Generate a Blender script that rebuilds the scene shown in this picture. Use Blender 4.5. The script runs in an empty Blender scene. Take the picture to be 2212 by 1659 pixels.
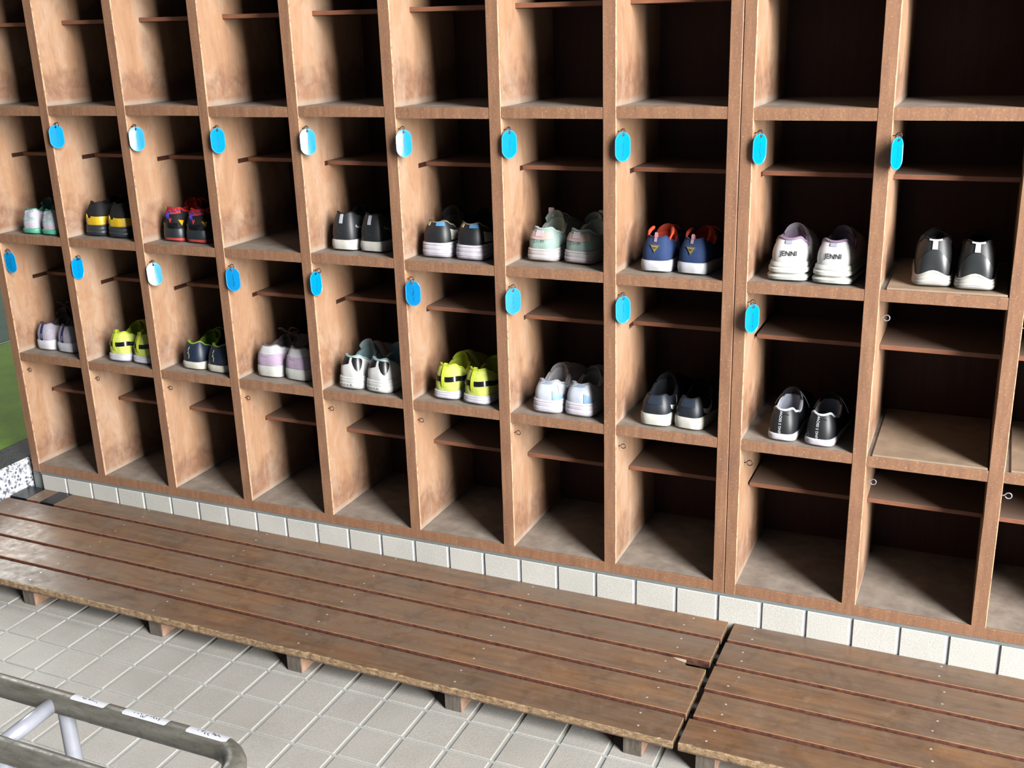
import bpy, bmesh, math, random
from mathutils import Matrix, Vector, noise
random.seed(7)
SC = bpy.context.scene
COL = SC.collection
pi = math.pi

# ------------------------------------------------------------------ camera, light, exposure
cam_d = bpy.data.cameras.new('camera')
cam_d.sensor_width = 36.0
cam_d.lens = 38.309
cam = bpy.data.objects.new('camera', cam_d)
COL.objects.link(cam)
RX = Vector((0.915358, 0.401555, -0.029537))
RY = -Vector((0.100785, -0.299529, -0.948749))
RZ = -Vector((-0.389823, 0.865468, -0.314647))
M = Matrix((RX, RY, RZ)).transposed().to_4x4()
M.translation = Vector((2.51871, -2.14971, 1.19274))
cam.matrix_world = M
cam_d.clip_start = 0.05
SC.camera = cam

world = bpy.data.worlds.new('world')
SC.world = world
world.use_nodes = True
bg = world.node_tree.nodes['Background']
bg.inputs[0].default_value = (0.80, 0.90, 1.0, 1)
bg.inputs[1].default_value = 0.07

def area(name, loc, target, sx, sy, power, color):
    d = bpy.data.lights.new(name, 'AREA')
    d.shape = 'RECTANGLE'; d.size = sx; d.size_y = sy
    d.energy = power; d.color = color
    o = bpy.data.objects.new(name, d); COL.objects.link(o)
    o.location = loc
    o.rotation_euler = (Vector(target) - Vector(loc)).to_track_quat('-Z', 'Y').to_euler()
    return o
# daylight through the open entrance on the right
area('entrance_daylight', (6.65, -3.1, 2.75), (1.3, 0.0, 0.3), 2.0, 5.5, 1360, (1.0, 0.985, 0.965))
area('mat_fill_light', (-1.6, 0.9, 2.7), (-1.6, 0.9, 0.0), 1.2, 1.2, 42, (1.0, 1.0, 0.94))  # added fill lamp, never in view, to brighten the green mats
# window of the hall behind the cabinets on the left
area('hall_window', (-3.6, 2.9, 1.9), (0.0, -0.2, 0.0), 2.2, 1.7, 62, (0.97, 1.0, 0.96))

SC.view_settings.view_transform = 'Standard'
SC.view_settings.look = 'None'
SC.view_settings.gamma = 1.0
SC.view_settings.exposure = 0.9
SC.view_settings.use_curve_mapping = False

# ------------------------------------------------------------------ materials
ALB = 0.60      # real reflectances are lower than photographed values; the exposure makes up for it
def srgb(c):
    if isinstance(c, str):
        c = tuple(int(c[i:i+2], 16) for i in (0, 2, 4))
    return tuple(ALB*((v/255.0)/12.92 if v <= 10 else ALB*(((v/255.0)+0.055)/1.055)**2.4) for v in c) + (1.0,)

MATS = {}
def base_mat(name, rough=0.6, spec=0.5, metal=0.0):
    m = bpy.data.materials.new(name); m.use_nodes = True
    nt = m.node_tree; b = nt.nodes['Principled BSDF']
    b.inputs['Roughness'].default_value = rough
    b.inputs['Specular IOR Level'].default_value = spec
    b.inputs['Metallic'].default_value = metal
    return m, nt, b
def N(nt, kind, **kw):
    n = nt.nodes.new(kind)
    for k, v in kw.items(): setattr(n, k, v)
    return n
def coords(nt, scale=(1, 1, 1), kind='pos', rot=(0, 0, 0)):
    mp = N(nt, 'ShaderNodeMapping')
    mp.inputs['Scale'].default_value = scale
    mp.inputs['Rotation'].default_value = rot
    if kind == 'pos':
        g = N(nt, 'ShaderNodeNewGeometry'); nt.links.new(g.outputs['Position'], mp.inputs['Vector'])
    else:
        g = N(nt, 'ShaderNodeTexCoord'); nt.links.new(g.outputs['Object'], mp.inputs['Vector'])
    return mp.outputs[0]
def noise_t(nt, vec, scale, detail=4, rough=0.55, dist=0.0):
    n = N(nt, 'ShaderNodeTexNoise')
    n.inputs['Scale'].default_value = scale; n.inputs['Detail'].default_value = detail
    n.inputs['Roughness'].default_value = rough; n.inputs['Distortion'].default_value = dist
    nt.links.new(vec, n.inputs['Vector'])
    return n.outputs['Fac']
def ramp(nt, fac, stops, interp='LINEAR'):
    r = N(nt, 'ShaderNodeValToRGB'); r.color_ramp.interpolation = interp
    e = r.color_ramp.elements
    while len(e) < len(stops): e.new(0.5)
    for i, (p, c) in enumerate(stops):
        e[i].position = p; e[i].color = c if len(c) == 4 else tuple(c)+(1,)
    nt.links.new(fac, r.inputs[0])
    return r.outputs[0]
def val(v): return (v, v, v, 1)
def mix(nt, fac, a, b, mode='MIX'):
    m = N(nt, 'ShaderNodeMix', data_type='RGBA', blend_type=mode)
    for sock, v in ((m.inputs[0], fac), (m.inputs[6], a), (m.inputs[7], b)):
        if hasattr(v, 'links'): nt.links.new(v, sock)
        else: sock.default_value = v
    return m.outputs[2]
def math_n(nt, op, a, b=0.0, c=0.0):
    m = N(nt, 'ShaderNodeMath', operation=op)
    for i, v in enumerate((a, b, c)):
        if hasattr(v, 'links'): nt.links.new(v, m.inputs[i])
        else: m.inputs[i].default_value = v
    return m.outputs[0]
def bump(nt, b, h, strength=0.3, dist=0.001):
    bn = N(nt, 'ShaderNodeBump'); bn.inputs['Strength'].default_value = strength
    bn.inputs['Distance'].default_value = dist
    nt.links.new(h, bn.inputs['Height']); nt.links.new(bn.outputs[0], b.inputs['Normal'])

def plain(key, col, rough=0.6, spec=0.4, metal=0.0, var=0.12, scale=60, bmp=0.0):
    k = (key, str(col))
    if k in MATS: return MATS[k]
    m, nt, b = base_mat(key, rough, spec, metal)
    c = srgb(col)
    v = coords(nt)
    f = noise_t(nt, v, scale, 3)
    lo = tuple(x*(1-var) for x in c[:3])+(1,); hi = tuple(min(1, x*(1+var)) for x in c[:3])+(1,)
    nt.links.new(ramp(nt, f, [(0.3, lo), (0.7, hi)]), b.inputs['Base Color'])
    if bmp: bump(nt, b, noise_t(nt, v, scale*8, 2), bmp, 0.0006)
    MATS[k] = m
    return m

def ply_mat():        # plywood faces: tan, blotchy, dusty near the boards
    m, nt, b = base_mat('plywood', 0.55, 0.35)
    v = coords(nt, (1.0, 1.0, 0.35))
    big = noise_t(nt, v, 13, 5, 0.6, 0.6)
    grain = noise_t(nt, coords(nt, (60, 90, 3)), 3.0, 4, 0.6)
    c = ramp(nt, big, [(0.30, srgb((190, 142, 110))), (0.5, srgb((204, 158, 122))), (0.70, srgb((214, 176, 144)))])
    c = mix(nt, 0.35, c, ramp(nt, grain, [(0.3, srgb((182, 136, 104))), (0.7, srgb((216, 174, 138)))]), 'MIX')
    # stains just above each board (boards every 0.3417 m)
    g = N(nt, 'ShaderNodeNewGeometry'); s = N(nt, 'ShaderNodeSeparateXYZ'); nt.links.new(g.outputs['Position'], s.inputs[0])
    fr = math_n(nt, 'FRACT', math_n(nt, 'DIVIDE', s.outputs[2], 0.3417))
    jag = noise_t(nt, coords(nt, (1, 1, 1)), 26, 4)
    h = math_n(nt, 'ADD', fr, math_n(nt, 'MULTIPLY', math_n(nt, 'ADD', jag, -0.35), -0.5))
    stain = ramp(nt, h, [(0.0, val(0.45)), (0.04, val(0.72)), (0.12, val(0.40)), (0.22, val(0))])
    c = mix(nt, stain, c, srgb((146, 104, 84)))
    patch = ramp(nt, noise_t(nt, coords(nt, (1, 1, 0.6)), 13, 6, 0.7, 0.8), [(0.48, val(0)), (0.70, val(0.45))])
    c = mix(nt, patch, c, srgb((226, 204, 182)))
    dark = ramp(nt, noise_t(nt, coords(nt, (1, 1.3, 0.5)), 17, 6, 0.7, 1.2), [(0.54, val(0)), (0.70, val(0.4))])
    c = mix(nt, dark, c, srgb((158, 112, 88)))
    dustline = ramp(nt, math_n(nt, 'ADD', fr, math_n(nt, 'MULTIPLY', jag, -0.03)), [(0.0, val(0.5)), (0.012, val(0.35)), (0.03, val(0))])
    c = mix(nt, dustline, c, srgb((206, 196, 180)))
    nt.links.new(c, b.inputs['Base Color'])
    bump(nt, b, grain, 0.15, 0.0006)
    return m
def edge_mat():       # brown varnished front edges
    m, nt, b = base_mat('edge_wood', 0.45, 0.4)
    v = coords(nt, (40, 40, 6))
    g = noise_t(nt, v, 1.5, 5, 0.65)
    sp = noise_t(nt, coords(nt), 220, 3, 0.7)
    c = ramp(nt, g, [(0.3, srgb((146, 106, 84))), (0.55, srgb((167, 123, 94))), (0.75, srgb((184, 140, 108)))])
    c = mix(nt, ramp(nt, sp, [(0.56, val(0)), (0.72, val(0.7))]), c, srgb((212, 174, 138)))
    nt.links.new(c, b.inputs['Base Color'])
    bump(nt, b, sp, 0.2, 0.0008)
    return m
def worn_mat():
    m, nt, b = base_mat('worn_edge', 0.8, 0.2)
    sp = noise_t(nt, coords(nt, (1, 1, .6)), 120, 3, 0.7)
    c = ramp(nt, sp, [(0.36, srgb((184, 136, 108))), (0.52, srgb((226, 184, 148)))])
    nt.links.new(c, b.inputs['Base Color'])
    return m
def shelf_mat():      # horizontal boards: dusty greyish tan on top, brown otherwise
    m, nt, b = base_mat('shelf_board_wood', 0.6, 0.3)
    g = noise_t(nt, coords(nt, (6, 60, 6)), 2.0, 5, 0.6)
    c = ramp(nt, g, [(0.3, srgb((150, 112, 88))), (0.7, srgb((176, 134, 106)))])
    d = noise_t(nt, coords(nt), 22, 5, 0.65)
    dust = ramp(nt, d, [(0.32, srgb((150, 140, 130))), (0.7, srgb((192, 182, 170)))])
    geo = N(nt, 'ShaderNodeNewGeometry'); s = N(nt, 'ShaderNodeSeparateXYZ'); nt.links.new(geo.outputs['Normal'], s.inputs[0])
    up = ramp(nt, s.outputs[2], [(0.5, val(0)), (0.9, val(0.85))])
    c = mix(nt, up, c, dust)
    nt.links.new(c, b.inputs['Base Color'])
    return m
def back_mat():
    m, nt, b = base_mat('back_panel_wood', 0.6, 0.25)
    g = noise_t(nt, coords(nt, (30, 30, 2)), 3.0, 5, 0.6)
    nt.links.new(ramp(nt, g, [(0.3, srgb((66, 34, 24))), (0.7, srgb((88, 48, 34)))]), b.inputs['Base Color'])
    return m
def half_mat():
    m, nt, b = base_mat('half_shelf_wood', 0.55, 0.3)
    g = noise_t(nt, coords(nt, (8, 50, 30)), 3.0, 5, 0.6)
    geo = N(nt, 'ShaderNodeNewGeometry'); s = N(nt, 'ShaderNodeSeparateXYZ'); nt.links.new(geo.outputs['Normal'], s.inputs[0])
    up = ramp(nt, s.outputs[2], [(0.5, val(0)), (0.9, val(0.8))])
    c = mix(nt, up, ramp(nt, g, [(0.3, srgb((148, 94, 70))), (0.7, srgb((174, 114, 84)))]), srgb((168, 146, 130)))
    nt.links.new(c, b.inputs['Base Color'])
    return m
def tile_mat(name, a, bb, spk=0.35):
    m, nt, b = base_mat(name, 0.55, 0.35)
    v = coords(nt)
    big = noise_t(nt, v, 7, 4)
    fine = noise_t(nt, v, 420, 3, 0.7)
    c = ramp(nt, big, [(0.3, srgb(a)), (0.7, srgb(bb))])
    c = mix(nt, spk, c, ramp(nt, fine, [(0.35, val(0.28)), (0.65, val(0.72))]), 'OVERLAY')
    nt.links.new(c, b.inputs['Base Color'])
    bump(nt, b, noise_t(nt, v, 260, 2, 0.6), 0.45, 0.0009)
    return m
def plank_mat():
    m, nt, b = base_mat('worn_plank', 0.42, 0.45)
    oi = N(nt, 'ShaderNodeObjectInfo')
    v = coords(nt, (1.2, 14, 14))
    g = noise_t(nt, v, 4.5, 6, 0.62, 0.4)
    big = noise_t(nt, coords(nt, (1.0, 2.2, 1)), 5.5, 4, 0.6)
    c = ramp(nt, g, [(0.25, srgb((116, 90, 70))), (0.5, srgb((138, 110, 88))), (0.75, srgb((154, 128, 104)))])
    amber = ramp(nt, g, [(0.25, srgb((136, 96, 66))), (0.75, srgb((174, 128, 88)))])
    c = mix(nt, ramp(nt, big, [(0.42, val(0)), (0.62, val(0.75))]), c, amber)
    spots = noise_t(nt, coords(nt), 38, 5, 0.75)
    c = mix(nt, ramp(nt, spots, [(0.58, val(0)), (0.76, val(0.45))]), c, srgb((170, 156, 138)))
    grey = noise_t(nt, coords(nt, (1, 1.6, 1)), 3.2, 4, 0.6, 0.3)
    c = mix(nt, ramp(nt, grey, [(0.42, val(0)), (0.62, val(0.55))]), c, srgb((140, 122, 106)))
    dirt = noise_t(nt, coords(nt), 15, 5, 0.7, 0.5)
    c = mix(nt, ramp(nt, dirt, [(0.50, val(0)), (0.70, val(0.5))]), c, srgb((92, 70, 56)))
    hs = N(nt, 'ShaderNodeHueSaturation')
    nt.links.new(math_n(nt, 'MULTIPLY_ADD', oi.outputs['Random'], 0.22, 0.88), hs.inputs['Value'])
    nt.links.new(c, hs.inputs['Color'])
    nt.links.new(hs.outputs[0], b.inputs['Base Color'])
    rr = ramp(nt, spots, [(0.35, val(0.33)), (0.7, val(0.62))])
    nt.links.new(rr, b.inputs['Roughness'])
    bump(nt, b, g, 0.25, 0.0012)
    return m
def raw_wood(name, a, bb, sc=(30, 6, 6)):
    m, nt, b = base_mat(name, 0.75, 0.2)
    g = noise_t(nt, coords(nt, sc), 4, 5, 0.7)
    nt.links.new(ramp(nt, g, [(0.3, srgb(a)), (0.7, srgb(bb))]), b.inputs['Base Color'])
    bump(nt, b, g, 0.4, 0.001)
    return m
def granite_mat(name, dark, light, s=230, p=0.5):
    m, nt, b = base_mat(name, 0.8, 0.15)
    v = coords(nt)
    vo = N(nt, 'ShaderNodeTexVoronoi'); vo.inputs['Scale'].default_value = s*0.8
    nt.links.new(v, vo.inputs['Vector'])
    sep = N(nt, 'ShaderNodeSeparateColor'); nt.links.new(vo.outputs['Color'], sep.inputs[0])
    n2 = noise_t(nt, v, s*0.45, 3, 0.7)
    f = math_n(nt, 'ADD', math_n(nt, 'MULTIPLY', sep.outputs[0], 0.5), math_n(nt, 'MULTIPLY', n2, 0.6))
    nt.links.new(ramp(nt, f, [(p-0.10, srgb(dark)), (p+0.03, srgb(light)), (p+0.2, srgb((250, 250, 252)) if light[0] > 200 else srgb(light))]), b.inputs['Base Color'])
    return m
def mat_green(name, a, bb):
    m, nt, b = base_mat(name, 0.85, 0.2)
    v = coords(nt)
    f = noise_t(nt, v, 240, 3, 0.7); g = noise_t(nt, v, 9, 4)
    c = mix(nt, 0.5, ramp(nt, g, [(0.3, srgb(a)), (0.7, srgb(bb))]), ramp(nt, f, [(0.35, val(0.25)), (0.65, val(0.7))]), 'OVERLAY')
    nt.links.new(c, b.inputs['Base Color'])
    bump(nt, b, f, 0.5, 0.002)
    return m
def steel_mat():
    m, nt, b = base_mat('grimy_steel', 0.34, 0.5, 0.25)
    g = noise_t(nt, coords(nt, (5, 30, 30)), 3.0, 6, 0.7)
    sp = noise_t(nt, coords(nt), 70, 4, 0.75)
    c = ramp(nt, g, [(0.3, srgb((104, 100, 92))), (0.7, srgb((150, 148, 138)))])
    c = mix(nt, ramp(nt, sp, [(0.56, val(0)), (0.7, val(0.6))]), c, srgb((92, 78, 58)))
    nt.links.new(c, b.inputs['Base Color'])
    nt.links.new(ramp(nt, sp, [(0.4, val(0.3)), (0.7, val(0.6))]), b.inputs['Roughness'])
    return m
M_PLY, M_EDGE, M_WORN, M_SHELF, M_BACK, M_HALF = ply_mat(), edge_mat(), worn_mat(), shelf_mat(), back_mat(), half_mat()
M_TILE = tile_mat('floor_tile_ceramic', (192, 188, 180), (206, 202, 195))
M_TILEW = tile_mat('wall_tile_ceramic', (214, 213, 206), (228, 226, 219))
M_GROUT = tile_mat('grout', (202, 204, 200), (216, 218, 214), 0.15)
M_GROUTW = tile_mat('grout_white', (216, 222, 230), (232, 236, 242), 0.1)
M_GROUTD = tile_mat('grout_dark', (128, 136, 136), (146, 152, 152), 0.15)
M_PLANK = plank_mat()
M_BATEND = raw_wood('batten_end_grain', (92, 84, 76), (138, 128, 116))
M_BATTEN = raw_wood('batten_wood', (150, 112, 92), (206, 166, 138))
M_CHIP = raw_wood('fresh_wood', (206, 190, 160), (236, 226, 204))
M_FRAY = raw_wood('frayed_edge', (112, 84, 64), (208, 178, 138), (26, 40, 60))
M_GRAN = granite_mat('speckled_granite', (112, 118, 130), (222, 226, 236), 190, 0.455)
M_GRAND = granite_mat('grey_granite', (36, 38, 38), (62, 64, 64), 230, 0.5)
M_GREEN = mat_green('green_mat', (92, 128, 6), (116, 152, 12))
M_GREEN2 = mat_green('dark_green_mat', (58, 88, 72), (72, 102, 84))
M_BLACK = plain('black_rubber', (24, 26, 28), 0.5)
M_TAPE = plain('black_tape', (30, 33, 38), 0.28, 0.6)
M_STEEL = steel_mat()
M_SILVER = plain('silver_paint', (190, 194, 206), 0.3, 0.5, 0.2, 0.05)
M_WIRE = plain('hook_wire', (96, 88, 80), 0.35, 0.5, 0.8)
M_STICK = plain('sticker_paper', (236, 238, 246), 0.5, 0.3, 0, 0.03)
M_INK = plain('ink', (70, 74, 84), 0.6)
M_TAG = plain('blue_plastic', (0, 160, 236), 0.16, 0.55, 0, 0.04)
M_TAGR = plain('blue_plastic_rim', (60, 176, 240), 0.2, 0.55, 0, 0.03)
M_TAGINK = plain('tag_ink', (10, 62, 120), 0.5)
M_NAIL = plain('nail_head', (230, 228, 222), 0.3, 0.6, 0.2)
M_WALL = plain('plaster', (190, 186, 176), 0.8, 0.2, 0, 0.05, 3)

# ------------------------------------------------------------------ mesh helpers
def link(name, me, mat=None, parent=None, loc=None, smooth=False, angle=None):
    o = bpy.data.objects.new(name, me); COL.objects.link(o)
    if mat is not None:
        if isinstance(mat, (list, tuple)):
            for x in mat: me.materials.append(x)
        else: me.materials.append(mat)
    if parent is not None: o.parent = parent
    if loc is not None: o.location = loc
    if smooth:
        me.shade_smooth()
        if angle: me.set_sharp_from_angle(angle=math.radians(angle))
    return o
def mesh(name, V, F, mi=None):
    me = bpy.data.meshes.new(name); me.from_pydata([tuple(v) for v in V], [], F)
    if mi:
        for p, i in zip(me.polygons, mi): p.material_index = i
    me.update()
    return me
class MB:
    def __init__(s): s.V = []; s.F = []; s.mi = []
    def add(s, V, F, m=0):
        n = len(s.V); s.V += [tuple(v) for v in V]; s.F += [tuple(i+n for i in f) for f in F]; s.mi += [m]*len(F)
        return s
    def box(s, x0, x1, y0, y1, z0, z1, m=0):
        V = [(x, y, z) for z in (z0, z1) for y in (y0, y1) for x in (x0, x1)]
        F = [(0, 2, 3, 1), (4, 5, 7, 6), (0, 1, 5, 4), (2, 6, 7, 3), (0, 4, 6, 2), (1, 3, 7, 5)]
        return s.add(V, F, m)
    def bbox(s, x0, x1, y0, y1, z0, z1, c=0.002, m=0):      # box with chamfered edges
        bm = bmesh.new(); bmesh.ops.create_cube(bm, size=1.0)
        for v in bm.verts:
            v.co = Vector(((x0+x1)/2+v.co.x*(x1-x0), (y0+y1)/2+v.co.y*(y1-y0), (z0+z1)/2+v.co.z*(z1-z0)))
        bmesh.ops.bevel(bm, geom=list(bm.edges), offset=c, segments=1, affect='EDGES')
        bm.verts.index_update()
        s.add([v.co.copy() for v in bm.verts], [tuple(v.index for v in f.verts) for f in bm.faces], m)
        bm.free(); return s
    def tube(s, P, r, n=8, closed=False, cap=True, m=0):
        P = [Vector(p) for p in P]; k = len(P)
        up = None; rings = []
        for i in range(k):
            a = P[(i-1) % k] if (closed or i > 0) else P[i]
            b = P[(i+1) % k] if (closed or i < k-1) else P[i]
            t = (b-a).normalized()
            if up is None:
                up = t.orthogonal().normalized()
            up = (up - t*up.dot(t)).normalized()
            sd = t.cross(up)
            rr = r[i] if isinstance(r, (list, tuple)) else r
            rings.append([P[i] + (up*math.cos(2*pi*j/n) + sd*math.sin(2*pi*j/n))*rr for j in range(n)])
        V = [v for rg in rings for v in rg]; F = []
        for i in range(k if closed else k-1):
            i2 = (i+1) % k
            for j in range(n):
                F.append((i*n+j, i*n+(j+1) % n, i2*n+(j+1) % n, i2*n+j))
        if not closed and cap:
            F.append(tuple(range(n))[::-1]); F.append(tuple((k-1)*n+j for j in range(n)))
        return s.add(V, F, m)
    def build(s, name, mat, parent=None, loc=None, smooth=False, angle=None, mi=False):
        return link(name, mesh(name, s.V, s.F, s.mi if mi else None), mat, parent, loc, smooth, angle)
def empty(name, loc=(0, 0, 0), rz=0.0, label=None, cat=None, group=None):
    o = bpy.data.objects.new(name, None); COL.objects.link(o)
    o.location = loc; o.rotation_euler = (0, 0, rz); o.empty_display_size = 0.05
    if label: tag(o, label, cat, group)
    return o
def tag(o, label, cat, group=None):
    o['label'] = label; o['category'] = cat
    if group: o['group'] = group
    return o
def catmull(P, n=6, closed=False):
    P = [Vector(p) for p in P]; k = len(P); out = []
    for i in range(k if closed else k-1):
        g = lambda j: P[j % k] if closed else P[max(0, min(k-1, j))]
        a, b, c, d = g(i-1), g(i), g(i+1), g(i+2)
        for q in range(n):
            t = q/n
            out.append(0.5*((2*b)+(c-a)*t+(2*a-5*b+4*c-d)*t*t+(3*b-a-3*c+d)*t**3))
    if not closed: out.append(P[-1])
    return out

# ------------------------------------------------------------------ floor, base course, left side
SLOPE = 0.008
def slope_z(x, z): return z + (2.06-x)*SLOPE      # the ground falls slightly to the right
def tilt(o, x0, y0, z0):
    o.location = (x0, y0, slope_z(x0, z0)); o.rotation_euler = (0, math.atan(SLOPE), 0)
    return o
ZF = -0.157
floor = bpy.data.objects.new('floor', mesh('floor', [(-6, -5, -0.003), (9, -5, -0.003), (9, 0.6, -0.003), (-6, 0.6, -0.003),
        (-6, -5, -0.06), (9, -5, -0.06), (9, 0.6, -0.06), (-6, 0.6, -0.06)],
        [(0, 1, 2, 3), (7, 6, 5, 4), (0, 4, 5, 1), (1, 5, 6, 2), (2, 6, 7, 3), (3, 7, 4, 0)]))
floor.data.materials.append(M_GROUT); COL.objects.link(floor)
tilt(floor, 0, 0, ZF); floor['kind'] = 'structure'
PT = 0.0978
def tile_mesh(name, sx, sy, th, c, jit=0.0):
    x, y = sx/2, sy/2; V = []
    V += [(-x, -y, -th), (x, -y, -th), (x, y, -th), (-x, y, -th)]
    V += [(-x, -y, -c), (x, -y, -c), (x, y, -c), (-x, y, -c)]
    V += [(-x+c, -y+c, jit), (x-c, -y+c, jit), (x-c, y-c, -jit), (-x+c, y-c, -jit)]
    F = [(8, 9, 10, 11)]
    for a in (0, 4):
        for i in range(4): F.append((a+i, a+(i+1) % 4, a+4+(i+1) % 4, a+4+i))
    return mesh(name, V, F)
tm = [tile_mesh('tile', PT-0.0085, PT-0.0065, 0.0028, 0.0014, j) for j in (0.0, 0.0003, -0.0003)]
for t_ in tm: t_.materials.append(M_TILE)
def cam_px(p):
    d = Vector(p)-M.translation
    z = -d.dot(RZ)
    return (1106+2353.9*d.dot(RX)/z, 829.5-2353.9*d.dot(RY)/z) if z > 0.1 else (-9e9, 0)
X0, Y0 = 1.0545, -0.4705
stuff = MB(); nt_ = 0
for j in range(-45, 5):
    for i in range(-40, 60):
        x, y = X0+(i+.5)*PT, Y0+(j+.5)*PT
        if x < -0.04 and y > -0.6: pass
        u, w = cam_px((x, y, slope_z(x, ZF)))
        vis = -60 < u < 2270 and -60 < w < 1719 and y < -0.36
        if vis and nt_ < 300:
            o = bpy.data.objects.new('tile', tm[(i*7+j*3) % 3]); COL.objects.link(o)
            o.parent = floor; o.location = (x, y, 0.0); nt_ += 1
        elif -1.2 < x < 5 and y > -3.6:
            stuff.add([(x+a*(PT-.0075)/2, y+b*(PT-.0065)/2, 0.0) for a, b in ((-1, -1), (1, -1), (1, 1), (-1, 1))], [(0, 1, 2, 3)])
so = stuff.build('tile_field', M_TILE, floor); so['kind'] = 'stuff'

# tiled base course under the cabinets
ZB = -0.0345
trim = MB().box(0.0125, 4.2, 0.004, 0.34, -0.19, -0.026).build('trim_1', M_GROUTW)
trim['kind'] = 'structure'
cap = MB().box(0.0125, 4.2, 0.0012, 0.006, ZB+0.001, -0.0262).build('joint', M_GROUTD, trim)
cap2 = MB().box(-0.0300, 0.0124, 0.012, 0.34, -0.19, -0.0262).build('joint', M_GROUTD, trim)
ps = 0.09632
wm = None
for i in range(30):
    x = 0.111+ps*(i-0.5)
    w_, h_ = ps-0.0068, 0.094
    if i == 0:
        b = MB(); b.bbox(0.0165, 0.1076, 0.0, 0.005, ZB-h_, ZB, 0.0016); b.build('tile', M_TILEW, trim); continue
    if wm is None:
        b = MB(); b.bbox(-w_/2, w_/2, 0.0, 0.005, ZB-h_, ZB, 0.0016); o = b.build('tile', M_TILEW, trim, (x, 0, 0)); wm = o
    else:
        o = wm.copy(); COL.objects.link(o); o.parent = trim; o.location = (x, 0.0004*((i*5) % 3-1), 0)

# granite step and mats on the left, hallway beyond
gs = MB().bbox(-0.17, -0.045, -3.2, 0.50, -0.15, 0.0065, 0.003).build('granite_step', [M_GRAN])
gs['kind'] = 'structure'; gs.name = 'trim_2'
gt = MB().box(-0.172, -0.0485, -3.199, 0.499, 0.0066, 0.0078).build('tread_surface', M_GRAND, gs)
hall = MB().box(-5.5, -0.172, -3.2, 3.2, -0.2, -0.012).build('trim_3', M_GRAND); hall['kind'] = 'structure'
behind = MB().box(-0.172, 4.2, 0.501, 3.2, -0.2, -0.012).build('trim_4', M_GRAND); behind['kind'] = 'structure'
def mat_piece(x0, x1, y0, y1, m, label):
    b = MB(); b.bbox(x0, x1, y0, y1, -0.012, 0.001, 0.004)
    o = b.build('floor_mat', m); tag(o, label, 'mat', 'green hall mats beyond the granite step')
    e = MB()
    for a in ((x1+.0005, x1+.012, y0, y1),): e.bbox(*a, -0.012, 0.0005, 0.002)
    e.build('edging', M_BLACK, o)
    return o
mat_piece(-1.168, -0.186, -1.2, 1.9, M_GREEN, 'bright green speckled mat nearest the granite step, left of the cabinet')
mat_piece(-2.3, -1.182, -1.2, 1.9, M_GREEN2, 'dull dark green mat farther left, beyond the bright green one')
wl = MB().box(-0.005, 4.4, 0.42, 0.50, -0.012, 2.4).build('wall_back', M_WALL); wl['kind'] = 'structure'

# ------------------------------------------------------------------ shoe cabinets
P_, T_ = 0.255, 0.0285
ZA_, ZB_, ZC_, ZT_ = 1.0250, 0.6837, 0.3409, 1.3665
TS = 0.0235
BOT = -0.026
DEPTH = 0.305
GRV = {1: 0.207, 2: 0.5475, 3: 0.890, 4: 1.231}     # top height of the half shelves (bottom, C-B, B-A, A-top)
HT = 0.0095
def xr(k): return k*P_+T_/2 if k < 8 else (k*P_+0.0367 if k == 8 else k*P_+0.0225+T_/2)
def xl(k): return k*P_-T_/2 if k <= 8 else k*P_+0.0225-T_/2
TOP = 1.39
def edge_band(x0, x1, z0, z1, parent, y=0.0, vertical=True, worn=True):
    b = MB()
    c = 0.0012
    if vertical:
        nz = max(2, int((z1-z0)/0.012)); V = []; F = []; mi = []
        for i in range(nz+1):
            z = z0+(z1-z0)*i/nz
            a = 0.0011+0.0008*max(0, noise.noise(Vector((x1*9, z*38, 0.3)))+0.35)
            b_ = 0.0008+0.0008*max(0, noise.noise(Vector((x0*7, z*30, 5.3))))
            V += [(x0, y+0.004, z), (x0, y+b_, z), (x0+b_, y, z), (x1-a, y, z), (x1, y+a, z), (x1, y+0.004, z)]
        for i in range(nz):
            for j in range(5):
                q = i*6+j
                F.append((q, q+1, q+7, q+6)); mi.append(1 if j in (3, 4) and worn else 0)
        b.add(V, F); b.mi = mi
        b.add([V[0], V[1], V[2], V[3], V[4], V[5]], [(5, 4, 3, 2, 1, 0)], 0)
        b.add(V[-6:], [(0, 1, 2, 3, 4, 5)], 0)
    else:
        nx = max(2, int((x1-x0)/0.012)); V = []; F = []
        mi = []
        for i in range(nx+1):
            x = x0+(x1-x0)*i/nx
            a = 0.0008+0.0016*max(0, noise.noise(Vector((x*60, z0*9, 1.3))))
            b_ = 0.0008+0.0018*max(0, noise.noise(Vector((x*50, z0*7, 7.3))))
            V += [(x, y+0.004, z0), (x, y+b_, z0), (x, y, z0+b_), (x, y, z1-a), (x, y+a, z1), (x, y+0.004, z1)]
        for i in range(nx):
            for j in range(5):
                q = i*6+j; F.append((q, q+6, q+7, q+1)); mi.append(1 if j == 1 else 0)
        b.add(V, F); b.mi = mi
        b.add(V[:6], [(0, 1, 2, 3, 4, 5)], 0); b.add(V[-6:], [(5, 4, 3, 2, 1, 0)], 0)
    return b.build('edge_band', [M_EDGE, M_WORN], parent, mi=True)

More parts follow.
